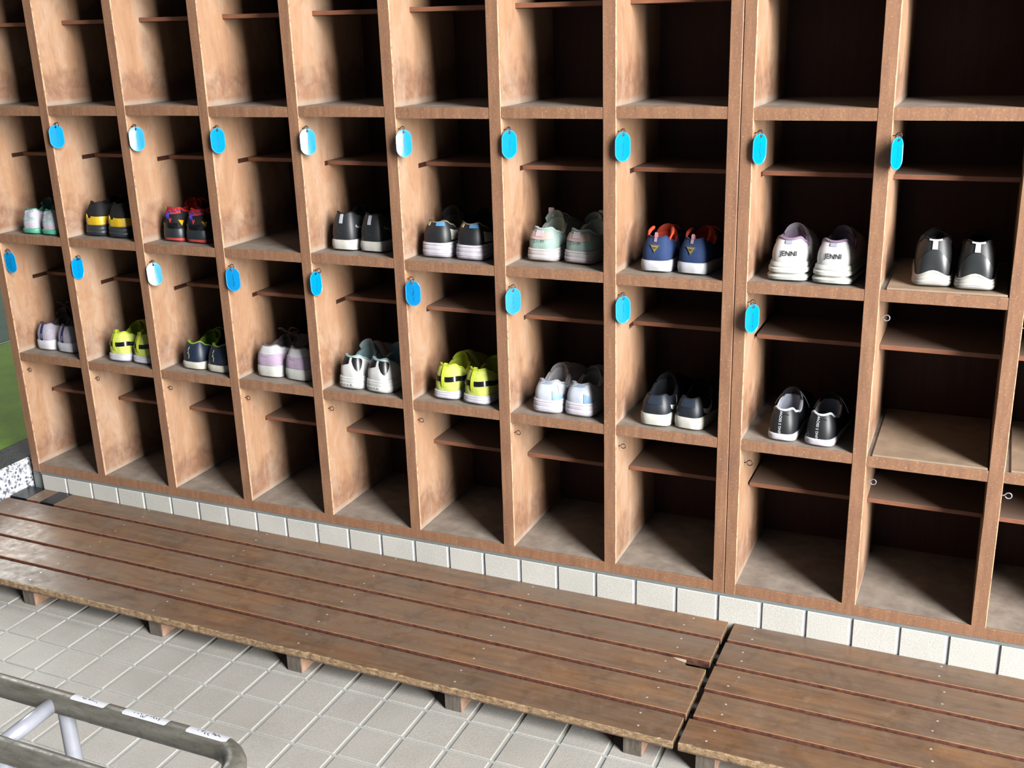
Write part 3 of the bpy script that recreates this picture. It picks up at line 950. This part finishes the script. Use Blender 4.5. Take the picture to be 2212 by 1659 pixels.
        link('tongue', mesh('tongue', V, F), m.get('tongue', m['upper']), root, smooth=True, angle=60)
        if sp.get('strap'):
            for q in range(1):
                V = []; F = []; n = 16; y0 = s.L*.53
                for i in range(n+1):
                    a = -1+2*i/n
                    for dy, dz in ((-.016, .003), (-.015, .0052), (.016, .0005), (.017, -.002)):
                        V.append((a*.037, y0+dy-.006*a*a, zf+dz+.001-.036*abs(a)**2.3))
                for i in range(n):
                    for j in range(3): p = i*4+j; F.append((p, p+4, p+5, p+1))
                o = link('strap', mesh('strap', V, F), m.get('strap', m['upper']), root, smooth=True)
                b = MB(); b.tube([Vector(V[i*4]) for i in range(n+1)], .0011, 6); b.build('strap_binding', m.get('collar', m['lining']), o, smooth=True)
        else:
            b = MB()
            for q in range(4):
                y0 = s.L*(.53+.05*q); z0 = zf-.002-.010*q
                P_ = [(-.020+.001*q, y0, z0-.007), (-.010, y0+.002, z0+.002), (0, y0+.004, z0+.004), (.010, y0+.006, z0+.002), (.020-.001*q, y0+.008, z0-.007)]
                b.tube(catmull(P_, 3), .0018, 6)
            if sp.get('bow'):
                z0 = zt+.006; y0 = s.L*.46
                b.tube(catmull([(0, y0, z0-.006), (-.014, y0-.006, z0+.006), (-.030, y0-.004, z0+.004), (-.022, y0+.006, z0-.004), (0, y0+.002, z0-.006)], 5), .0015, 6)
                b.tube(catmull([(0, y0, z0-.006), (.012, y0-.006, z0+.010), (.028, y0-.002, z0+.008), (.024, y0+.008, z0-.002), (0, y0+.002, z0-.006)], 5), .0015, 6)
                b.tube(catmull([(0, y0, z0-.006), (.010, y0-.010, z0-.002), (.026, y0-.004, z0-.012)], 4), .0015, 6)
            b.build('laces', m.get('laces', m.get('tongue', m['upper'])), root, smooth=True)
def pull_loop(sh, root, mat, x=0.0, z0=.045, z1=.09, w=.007, out=.006, name='pull_loop'):
    V = []; F = []
    zt = sh.sp['zh']
    pts = []
    n = 10
    for i in range(n+1):
        t = i/n; z = z0+(min(z1, zt-.001)-z0)*t
        p = sh.H(x, z, .0015+out*math.sin(pi*t)*.5)
        pts.append(p)
    if z1 > zt:
        top = pts[-1]
        pts += [top+Vector((0, 0, (z1-zt)*.6)), top+Vector((0, .003, z1-zt)), top+Vector((0, .007, (z1-zt)*.6)), top+Vector((0, .008, -.004))]
    for i, p in enumerate(pts):
        a = pts[max(0, i-1)]; c = pts[min(len(pts)-1, i+1)]
        t = (Vector(c)-Vector(a)).normalized(); nr = Vector((1, 0, 0)).cross(t)*-.0009
        p = Vector(p)
        V += [p+Vector((-w/2, 0, 0)), p+Vector((w/2, 0, 0)), p+Vector((w/2, 0, 0))+nr, p+Vector((-w/2, 0, 0))+nr]
    for i in range(len(pts)-1):
        for j in range(4): F.append((i*4+j, (i+1)*4+j, (i+1)*4+(j+1) % 4, i*4+(j+1) % 4))
    F.append((0, 1, 2, 3)); F.append(tuple(4*(len(pts)-1)+j for j in (3, 2, 1, 0)))
    return link(name, mesh(name, V, F), mat, root, smooth=True, angle=50)
def fab(name, c, rough=.8): return plain(name, c, rough, .25, 0, .10, 180, .25)
def lea(name, c, rough=.52): return plain(name, c, rough, .45, 0, .08, 40)
def rub(name, c): return plain(name, c, .45, .35, 0, .06, 90)

CHUNK = [(0, -.003), (.05, .0), (.2, .0028), (.24, .0014), (.3, .0030), (.5, .0028), (.55, .0014), (.62, .0024), (.8, .0018), (.84, .0006), (.9, .0018), (1, .0), (1.0, -.006)]
FLARE = [(0, -.001), (.03, .004), (.22, .0065), (.30, .004), (.36, -.002), (.42, -.001), (.50, .0045), (.66, .0045), (.74, .001), (.80, .002), (.92, .001), (1, -.001), (1, -.006)]
def deco_B0(s, r, m):
    s.band(-.03, .03, .42, .50, 'quarter_seam', fab('mint_trim', (170, 215, 200)), r, .0010)
    arc = [(.004+.011*math.cos(a), .052+.011*math.sin(a)) for a in [pi*.35+i*pi*1.3/9 for i in range(10)]]
    s.ribbon([arc, [(x*.7+.003, z*.7+.0155) for x, z in arc]], .0011, 'swirl', fab('mint_line', (120, 205, 175)), r, sc=.012)
    s.poly([(-.012+.004*math.cos(i*pi/4), .058+.004*math.sin(i*pi/4)) for i in range(8)], 'dot', fab('pale_dot', (184, 196, 226)), r)
def deco_B1(s, r, m):
    Y = lea('yellow_band', (238, 196, 40), .4)
    s.band(-.052, .10, .05, lambda a: .40+.05*math.cos(a*5)+(-.10 if .22 < a < .34 else 0), 'heel_band', Y, r, .002)
def deco_B2(s, r, m):
    s.band(-.030, .040, .72, .97, 'heel_collar', fab('red_navy_knit', (196, 58, 78)), r, .0012)
    s.ribbon([[(-.016+q*.009, .080-.004*(q % 2)), (-.008+q*.009, .074)] for q in range(5)], .0022, 'knit_stripe', fab('navy_stripe', (44, 52, 96)), r)
    pull_loop(s, r, fab('violet_loop', (84, 62, 190)), -.002, .058, .074, .010, .012)
    s.poly([(-.002, .058), (.007, .060), (.003, .049)], 'triangle_mark', rub('red_mark', (222, 60, 50)), r)
    s.poly([(.006, .056), (.020, .054), (.014, .041)], 'shiny_triangle', lea('gold_mark', (236, 180, 30), .15), r, sc=.022)
    s.band(-.026, .026, .02, .3, 'heel_counter', lea('black_gloss', (22, 24, 28), .18), r, .0014)
def deco_B4(s, r, m):
    s.band(-.0045, .0045, .60, .97, 'heel_tab', fab('grey_tab', (196, 200, 206)), r, .0022)
    s.ribbon([[(-.008, .052), (-.006, .046), (.0, .043), (.006, .044)]], .0008, 'stitching', fab('olive_thread', (70, 84, 70)), r)
    s.text('funk', .010, .024, .058, 'script_mark', rub('white_print', (235, 235, 235)), r, -.05, .026)
def deco_B5(s, r, m):
    s.band(.004, .034, lambda a: .80-.06*a, lambda a: .98-.05*a, 'reflective_band', plain('iridescent', (120, 190, 250), .12, .8, .3, .1, 20), r, .0022)
    s.band(-.030, -.018, .78, .97, 'khaki_patch', fab('khaki', (178, 162, 120)), r, .002)
    s.band(.050, .085, .15, .62, 'side_panel', lea('pale_panel', (206, 208, 200)), r, .0015)
    s.band(-.085, -.050, .15, .62, 'side_panel', lea('pale_panel', (206, 208, 200)), r, .0015)
def deco_B6(s, r, m):
    s.band(-.036, .036, .46, .80, 'heel_panel', lea('pink_suede', (222, 190, 182), .7), r, .0018)
    s.band(-.012, .008, .60, .92, 'heel_tab', lea('pale_lilac', (220, 206, 214), .5), r, .0032)
    s.ribbon([[(-.016, .048), (-.010, .049)], [(-.013, .051), (-.013, .043)], [(-.016, .046), (-.010, .046)], [(-.016, .043), (-.012, .042), (-.010, .044)],
              [(-.006, .049), (-.0055, .043)], [(-.002, .048), (-.001, .044)],
              [(.003, .047), (.009, .048), (.008, .043)], [(.006, .050), (.003, .043)], [(.011, .049), (.012, .045)]], .0009, 'handwriting', rub('pencil_ink', (86, 108, 116)), r)
    pull_loop_top(s, r, lea('pale_lilac', (220, 206, 214), .5), -.016 if r.rotation_euler.z > -.12 else .012)
def pull_loop_top(s, r, m, x=-.016):
    b = MB(); y = s.L*.44; z = s.sp.get('zt', .1)
    b.bbox(x-.007, x+.007, y-.003, y+.004, z-.018, z+.004, .0015)
    b.build('tongue_tab', m, r)
def deco_B7(s, r, m):
    G = plain('gold_trim', (226, 196, 100), .2, .5, .8, .05)
    s.poly([(-.0115, .0575), (.0115, .0575), (0, .0425)], 'badge', G, r, .0022)
    s.poly([(-.0085, .0562), (.0085, .0562), (0, .0450)], 'badge_field', plain('badge_navy', (150, 138, 96), .3), r, .0027)
    s.ribbon([[(-.004, .0535), (.003, .0520), (.004, .0535)], [(-.002, .0510), (.002, .0505)]], .0012, 'badge_mark', rub('badge_ink', (70, 60, 40)), r, .003)
    pull_loop(s, r, lea('rose_loop', (196, 150, 160), .3), 0, .064, .084, .006, .002)
    for x in (-.022, .022):
        b = MB(); b.tube(catmull([(x, .030, .062), (x*1.15, .048, .078), (x*.9, .066, .086)], 4), [.0025]*4+[.004]*4+[.002], 8)
        b.build('collar_pad', fab('orange_pad', (226, 82, 48)), r, smooth=True)
def deco_B8(s, r, m):
    s.band(-.0075, .0075, .78, .93, 'heel_tab', lea('lilac_grey_tab', (178, 178, 202), .4), r, .002)
    s.text('JENNI', .0132, .002, .0555, 'brand_print', rub('black_print', (40, 44, 50)), r, 0, 0, .00016)
def deco_B9(s, r, m):
    W = lea('white_tab', (232, 234, 236), .45)
    s.band(-.0055, .0055, .66, .97, 'heel_tab', W, r, .0026)
    s.band(-.016, .018, .945, 1.0, 'heel_tab_cross', W, r, .0032)
    s.band(-.033, .033, 0.0, lambda a: .30+.36*math.sin(pi*a), 'heel_counter', lea('charcoal_shell', (48, 52, 54), .35), r, .0018)
def deco_C0(s, r, m):
    Nv = fab('navy_strip', (34, 44, 96))
    s.band(-.005, .003, .05, .97, 'heel_strip', Nv, r, .0018)
    s.text('one', .008, -.001, .043, 'strip_mark', rub('white_print', (235, 235, 235)), r, pi/2)
def deco_neon(s, r, m):
    s.band(-.075, .095, lambda a: .36, lambda a: .54, 'stripe', lea('black_stripe', (24, 26, 30), .22), r, .0016)
    s.text('////', .006, .030, .050, 'stripe_mark', rub('grey_print', (140, 145, 150)), r, 0, .02)
    pull_loop(s, r, fab('neon_loop', (224, 240, 60)), -.001, .032, .089, .008, .008)
def deco_C2(s, r, m):
    s.ribbon([[(-.003, .060), (-.006, .051)], [(-.003, .049), (-.006, .045), (-.001, .041), (-.003, .031)]], .0022, 'zigzag_mark', fab('cream_mark', (200, 208, 150)), r)
def deco_C3(s, r, m):
    s.band(-.040, .090, .06, .56, 'heel_band', fab('lilac_band', (198, 176, 202)), r, .0014)
    s.ribbon([[(-.014, .062), (-.008, .060), (-.010, .058)], [(-.014, .056), (.006, .055)]], .0010, 'faint_print', fab('faint_grey', (160, 158, 172)), r, .0022)
def deco_C4(s, r, m):
    K = lea('black_patch', (22, 24, 26), .35)
    s.grid(lambda a, b: (-.024+.025*a, .50+.46*b+.14*a*(1-b)), 6, 6, 'ankle_patch', K, r)
    s.grid(lambda a, b: (.011+.038*a, (.95-.12*a)-(1-b)*(.62*math.sin(pi*min(1, a*.8+.12))**1.2)), 8, 6, 'ankle_patch', K, r)
    s.band(.085, .105, .12, .30, 'side_patch', K, r)
    b = MB(); rn = random.Random(4)
    so = []
    for q in range(4):
        x0 = -.018+q*.009
        so += [[(x0, .016), (x0+.004, .015)], [(x0+.002, .018), (x0+.001, .012)], [(x0+.003, .013), (x0+.005, .012)]]
    b = MB()
    for L_ in so:
        for (ax, az), (bx, bz) in zip(L_, L_[1:]):
            dx, dz = bx-ax, bz-az; l = math.hypot(dx, dz); nx, nz = -dz/l*.00045, dx/l*.00045
            f = lambda x, z: (x, -.0052+x*x*9.0, z)
            b.add([f(ax+nx, az+nz), f(ax-nx, az-nz), f(bx-nx, bz-nz), f(bx+nx, bz+nz)], [(0, 1, 2, 3)])
    b.build('handwriting', rub('pencil_ink', (96, 104, 110)), r)
def deco_C6(s, r, m):
    Bl = lea('sky_blue', (150, 188, 226), .5)
    s.band(-.022, .022, .86, 1.0, 'heel_edge', Bl, r, .0012)
    s.grid(lambda a, b: (.018+.034*a, .05+(.42-.30*a)*b*1.1), 6, 5, 'side_patch', Bl, r)
    s.ribbon([[(-.016, .070), (-.004, .076)], [(-.016, .067), (-.004, .072)]], .0012, 'heel_loop_stitch', fab('white_stitch', (235, 238, 245)), r, .003)
    s.grid(lambda a, b: (.036+.022*a, .35+.42*b-.15*a), 5, 5, 'grey_panel', lea('grey_panel', (186, 188, 196), .5), r, .0016)
def deco_C7(s, r, m):
    Wm = rub('white_logo', (232, 232, 226))
    up, lo = [], []
    for i in range(15):
        t = i/14; x = -.022+.062*t
        zc = .040+.022*t*t-.006*math.sin(pi*t)
        w = .0062*math.sin(pi*min(1, t*.85+.15))*(1-t)**.55+.0004
        up.append((x, zc+w)); lo.append((x, zc-w))
    V = []
    for a, b in zip(lo, up): V += [s.H(*a, .0018, .070), s.H(*b, .0018, .070)]
    link('side_logo', mesh('side_logo', V, [(2*i, 2*i+2, 2*i+3, 2*i+1) for i in range(14)]), Wm, r)
    V = []
    for a, b in zip(lo, up): V += [s.H(-a[0], a[1], .0018, -.070), s.H(-b[0], b[1], .0018, -.070)]
    link('side_logo', mesh('side_logo', V, [(2*i+1, 2*i+3, 2*i+2, 2*i) for i in range(14)]), Wm, r)
    s.band(-.018, .022, .55, .98, 'heel_patch', lea('worn_navy_leather', (48, 58, 74), .32), r, .0014)
def deco_C8(s, r, m):
    s.text('NING 5 SSOW', 0.0074, -.002, .039, 'vertical_print', rub('white_print', (225, 228, 228)), r, pi/2, 0, .0001)
    for q in range(1):
        s.ribbon([[(-.002, .056), (.008, .058), (.016, .055)]], .001, 'seam', fab('dark_seam', (20, 22, 26)), r)
WHITE = (236, 236, 238)
SPEC = {
'B0': dict(sp=dict(zh=.066, zt=.088, zs=.052, zf=.078, L=.215, sh=.016, st=.014, dip=.001, ear=.001), up=(214, 206, 222), lin=(96, 158, 140), sole=(96, 186, 152), ton=(120, 160, 146), f=deco_B0, d='lilac-white shoe with mint lining and green sole'),
'B1': dict(sp=dict(zh=.088, zt=.096, zs=.080, zf=.092, L=.235, sh=.031, st=.024, prof=CHUNK, oa=.026), up=(22, 22, 24), lin=(16, 16, 18), sole=(58, 64, 70), ton=(20, 20, 22), f=deco_B1, d='black knit shoe with yellow heel band and dark grey sole'),
'B2': dict(sp=dict(zh=.083, zt=.100, zs=.062, zf=.090, L=.232, sh=.034, st=.022, outsole=2, pad=.009, piping=.003, prof=[(0, -.0025), (.05, -.0005), (.26, .0012), (.5, .0015), (.9, .0008), (1, -.001), (1.0, -.006)]), up=(20, 20, 22), lin=(196, 30, 34), sole=(44, 50, 56), osole=(214, 84, 78), ton=(188, 26, 30), f=deco_B2, d='black and red sneaker with violet pull loop'),
'B4': dict(sp=dict(zh=.089, zt=.097, zs=.070, zf=.088, L=.232, sh=.027, st=.020, outsole=1), up=(34, 38, 44), lin=(14, 14, 16), sole=(228, 226, 218), osole=(30, 34, 44), ton=(16, 16, 18), f=deco_B4, d='black sneaker with small grey heel tab and white sole'),
'B5': dict(sp=dict(zh=.082, zt=.106, zs=.056, zf=.088, L=.238, sh=.036, st=.026, prof=CHUNK, wt=.027), up=(26, 28, 32), lin=(12, 12, 14), col=(150, 140, 112), sole=(226, 220, 232), ton=(16, 16, 18), f=deco_B5, d='black high-tongued sneaker with shiny blue collar band and thick ribbed sole'),
'B6': dict(sp=dict(zh=.073, zt=.102, zs=.056, zf=.088, L=.218, sh=.030, st=.024, prof=CHUNK, pad=.009, piping=.0026, wt=.026), up=(178, 206, 196), lin=(186, 204, 196), sole=(228, 222, 224), ton=(176, 192, 180), f=deco_B6, d='mint sneaker with pink heel panel and tall pale tongue'),
'B7': dict(sp=dict(zh=.073, zt=.088, zs=.054, zf=.078, L=.232, sh=.026, st=.020, W=.070), up=(38, 64, 112), lin=(222, 74, 46), col=(30, 52, 104), sole=(222, 224, 230), ton=(226, 88, 58), f=deco_B7, d='navy sneaker with orange lining and gold triangle badge'),
'B8': dict(sp=dict(zh=.084, zt=.101, zs=.062, zf=.090, L=.240, sh=.038, st=.028, prof=FLARE, W=.076, pad=.010, piping=.003), up=(238, 236, 236), lin=(132, 116, 140), col=(150, 128, 152), sole=(236, 238, 230), ton=(168, 160, 172), f=deco_B8, d='white chunky sneaker printed JENNI on the heel'),
'B9': dict(sp=dict(zh=.090, zt=.092, zs=.074, zf=.088, L=.240, sh=.024, st=.020, wave=.012, prof=CHUNK, W=.070), up=(16, 20, 22), lin=(10, 12, 14), sole=(232, 230, 222), ton=(14, 14, 16), f=deco_B9, d='black sneaker with white T-shaped pull tab and wavy white sole'),
'C0': dict(sp=dict(zh=.076, zt=.105, zs=.058, zf=.086, L=.225, sh=.030, st=.024, bow=1), up=(184, 178, 192), lin=(92, 82, 88), sole=(226, 224, 232), ton=(98, 86, 90), f=deco_C0, d='grey-white sneaker with navy strip on the heel'),
'C1': dict(sp=dict(zh=.080, zt=.092, zs=.058, zf=.086, L=.228, sh=.023, st=.018, strap=1, piping=.0022, prof=CHUNK), up=(226, 240, 118), lin=(196, 214, 60), sole=(228, 226, 238), ton=(208, 226, 60), f=deco_neon, d='neon yellow shoe with black stripe and heel loop'),
'C2': dict(sp=dict(zh=.070, zt=.086, zs=.052, zf=.082, L=.230, sh=.022, st=.018, pad=.008, ear=.004), up=(22, 40, 66), lin=(120, 160, 36), col=(150, 186, 70), sole=(224, 220, 206), ton=(112, 150, 40), f=deco_C2, d='navy leather shoe with green lining and cream zigzag'),
'C3': dict(sp=dict(zh=.083, zt=.092, zs=.066, zf=.084, L=.235, sh=.032, st=.026, bow=1, W=.078), up=(222, 222, 224), lin=(128, 118, 122), sole=(220, 222, 216), ton=(116, 104, 110), lace=(140, 126, 124), f=deco_C3, d='white and lilac sneaker with grey bow laces'),
'C4': dict(sp=dict(zh=.083, zt=.105, zs=.058, zf=.088, L=.238, sh=.034, st=.026, pad=.008, piping=.0026, strap=1, prof=CHUNK), up=(238, 238, 238), lin=(150, 182, 186), sole=(236, 238, 236), ton=(176, 196, 200), f=deco_C4, d='white sneaker with black ankle patches and mint lining'),
'C5': dict(sp=dict(zh=.083, zt=.094, zs=.058, zf=.086, L=.235, sh=.023, st=.018, strap=1, piping=.0022, prof=CHUNK), up=(226, 240, 118), lin=(200, 216, 60), ins=(120, 52, 34), sole=(232, 230, 240), ton=(208, 226, 60), f=deco_neon, d='neon yellow shoe with black stripe and upright heel loop'),
'C6': dict(sp=dict(zh=.074, zt=.094, zs=.056, zf=.084, L=.235, sh=.034, st=.028, prof=CHUNK, pad=.010, piping=.003, W=.076), up=(226, 234, 248), lin=(176, 174, 180), sole=(234, 230, 242), ton=(168, 166, 162), f=deco_C6, d='white and pale blue sneaker with thick sole'),
'C7': dict(sp=dict(zh=.068, zt=.094, zs=.056, zf=.086, L=.240, sh=.029, st=.022), up=(24, 32, 44), lin=(16, 22, 32), sole=(234, 232, 222), ton=(12, 14, 18), f=deco_C7, d='black leather sneaker with white curved side logo'),
'C8': dict(sp=dict(zh=.066, zt=.090, zs=.050, zf=.078, L=.235, sh=.017, st=.016, W=.065, strap=1, piping=.0026, ear=.002, dip=.001), up=(22, 26, 32), lin=(176, 180, 196), col=(222, 226, 236), sole=(236, 234, 240), ton=(24, 24, 28), f=deco_C8, d='black shoe with white collar piping and vertical heel lettering'),
}
# heel position of every shoe: x from the left wall of its pigeonhole, y from the front, yaw (deg), heel width
POS = {
'B0': [(.077, .034, -1, .059), (.147, .033, -4, .060)], 'B1': [(.041, .050, -2, .068), (.124, .044, -6, .072)],
'B2': [(.044, .055, -3, .068), (.123, .050, -5, .072)], 'B4': [(.050, .058, -2, .072), (.129, .057, -5, .072)],
'B5': [(.050, .052, -2, .076), (.138, .046, -5, .074)], 'B6': [(.050, .073, -5, .072), (.138, .071, -10, .074)],
'B7': [(.068, .048, -1, .069), (.146, .047, -7, .070)], 'B8': [(.070, .040, 1, .074), (.157, .035, -4, .073)],
'B9': [(.090, .040, 3, .070), (.165, .030, 0, .070)],
'C0': [(.041, .050, -2, .068), (.121, .048, -5, .072)], 'C1': [(.073, .034, -1, .072), (.154, .036, -5, .071)],
'C2': [(.070, .038, -3, .076), (.154, .034, -5, .074)], 'C3': [(.057, .042, -2, .078), (.144, .041, -6, .080)],
'C4': [(.056, .032, -3, .070), (.134, .029, -9, .072)], 'C5': [(.066, .036, -2, .070), (.147, .028, -8, .073)],
'C6': [(.074, .030, -1, .071), (.150, .033, -5, .071)], 'C7': [(.077, .027, -1, .071), (.149, .030, -8, .068)],
'C8': [(.076, .026, -3, .061), (.153, .021, -6, .063)]}
for key, S_ in SPEC.items():
    k = int(key[1]); zb = (ZB_ if key[0] == 'B' else ZC_)+0.0008
    zb += 0.0016 if True else 0
    zb = (ZB_ if key[0] == 'B' else ZC_)+0.0007*(((k*7+int((ZB_ if key[0] == 'B' else ZC_)*10)) % 5)-2)+0.0002
    if key == 'B9': zb += 0.0048
    m = {'upper': (lea if key in ('C7', 'C8', 'C2', 'B8', 'C4', 'B4', 'B5', 'B9', 'C6') else fab)('upper_'+key.lower(), S_['up']),
         'lining': fab('lining_'+key.lower(), S_['lin']), 'sole': rub('sole_'+key.lower(), S_['sole']),
         'tongue': fab('tongue_'+key.lower(), S_['ton'])}
    if 'col' in S_: m['collar'] = fab('collar_'+key.lower(), S_['col'])
    if 'osole' in S_: m['outsole'] = rub('outsole_'+key.lower(), S_['osole'])
    if 'lace' in S_: m['laces'] = fab('laces_'+key.lower(), S_['lace'])
    if 'ins' in S_: m['insole'] = fab('insole_'+key.lower(), S_['ins'])
    for q, (x, y, yaw, W) in enumerate(POS[key]):
        sp = dict(S_['sp']); sp['W'] = W; sp['L'] = min(sp['L'], .302-y)
        extra = ''
        if key == 'C1': extra = ', in the left neon pair'
        if key == 'C5': extra = ', in the right neon pair'
        dy = min(y-.012, .016 if key[0] == 'B' else .009)
        root = empty('shoe', (xr(k)+x+dy*(2.52-xr(k)-x)/2.25, y-dy, zb), math.radians(yaw), '%s %s%s' % ('left' if q == 0 else 'right', S_['d'], extra), 'shoe',
                     'shoes on the upper shelf row' if key[0] == 'B' else 'shoes on the lower shelf row')
        sh = Shoe(sp, 1 if q == 1 else -1)
        sh.build(root, m)
        S_['f'](sh, root, m)
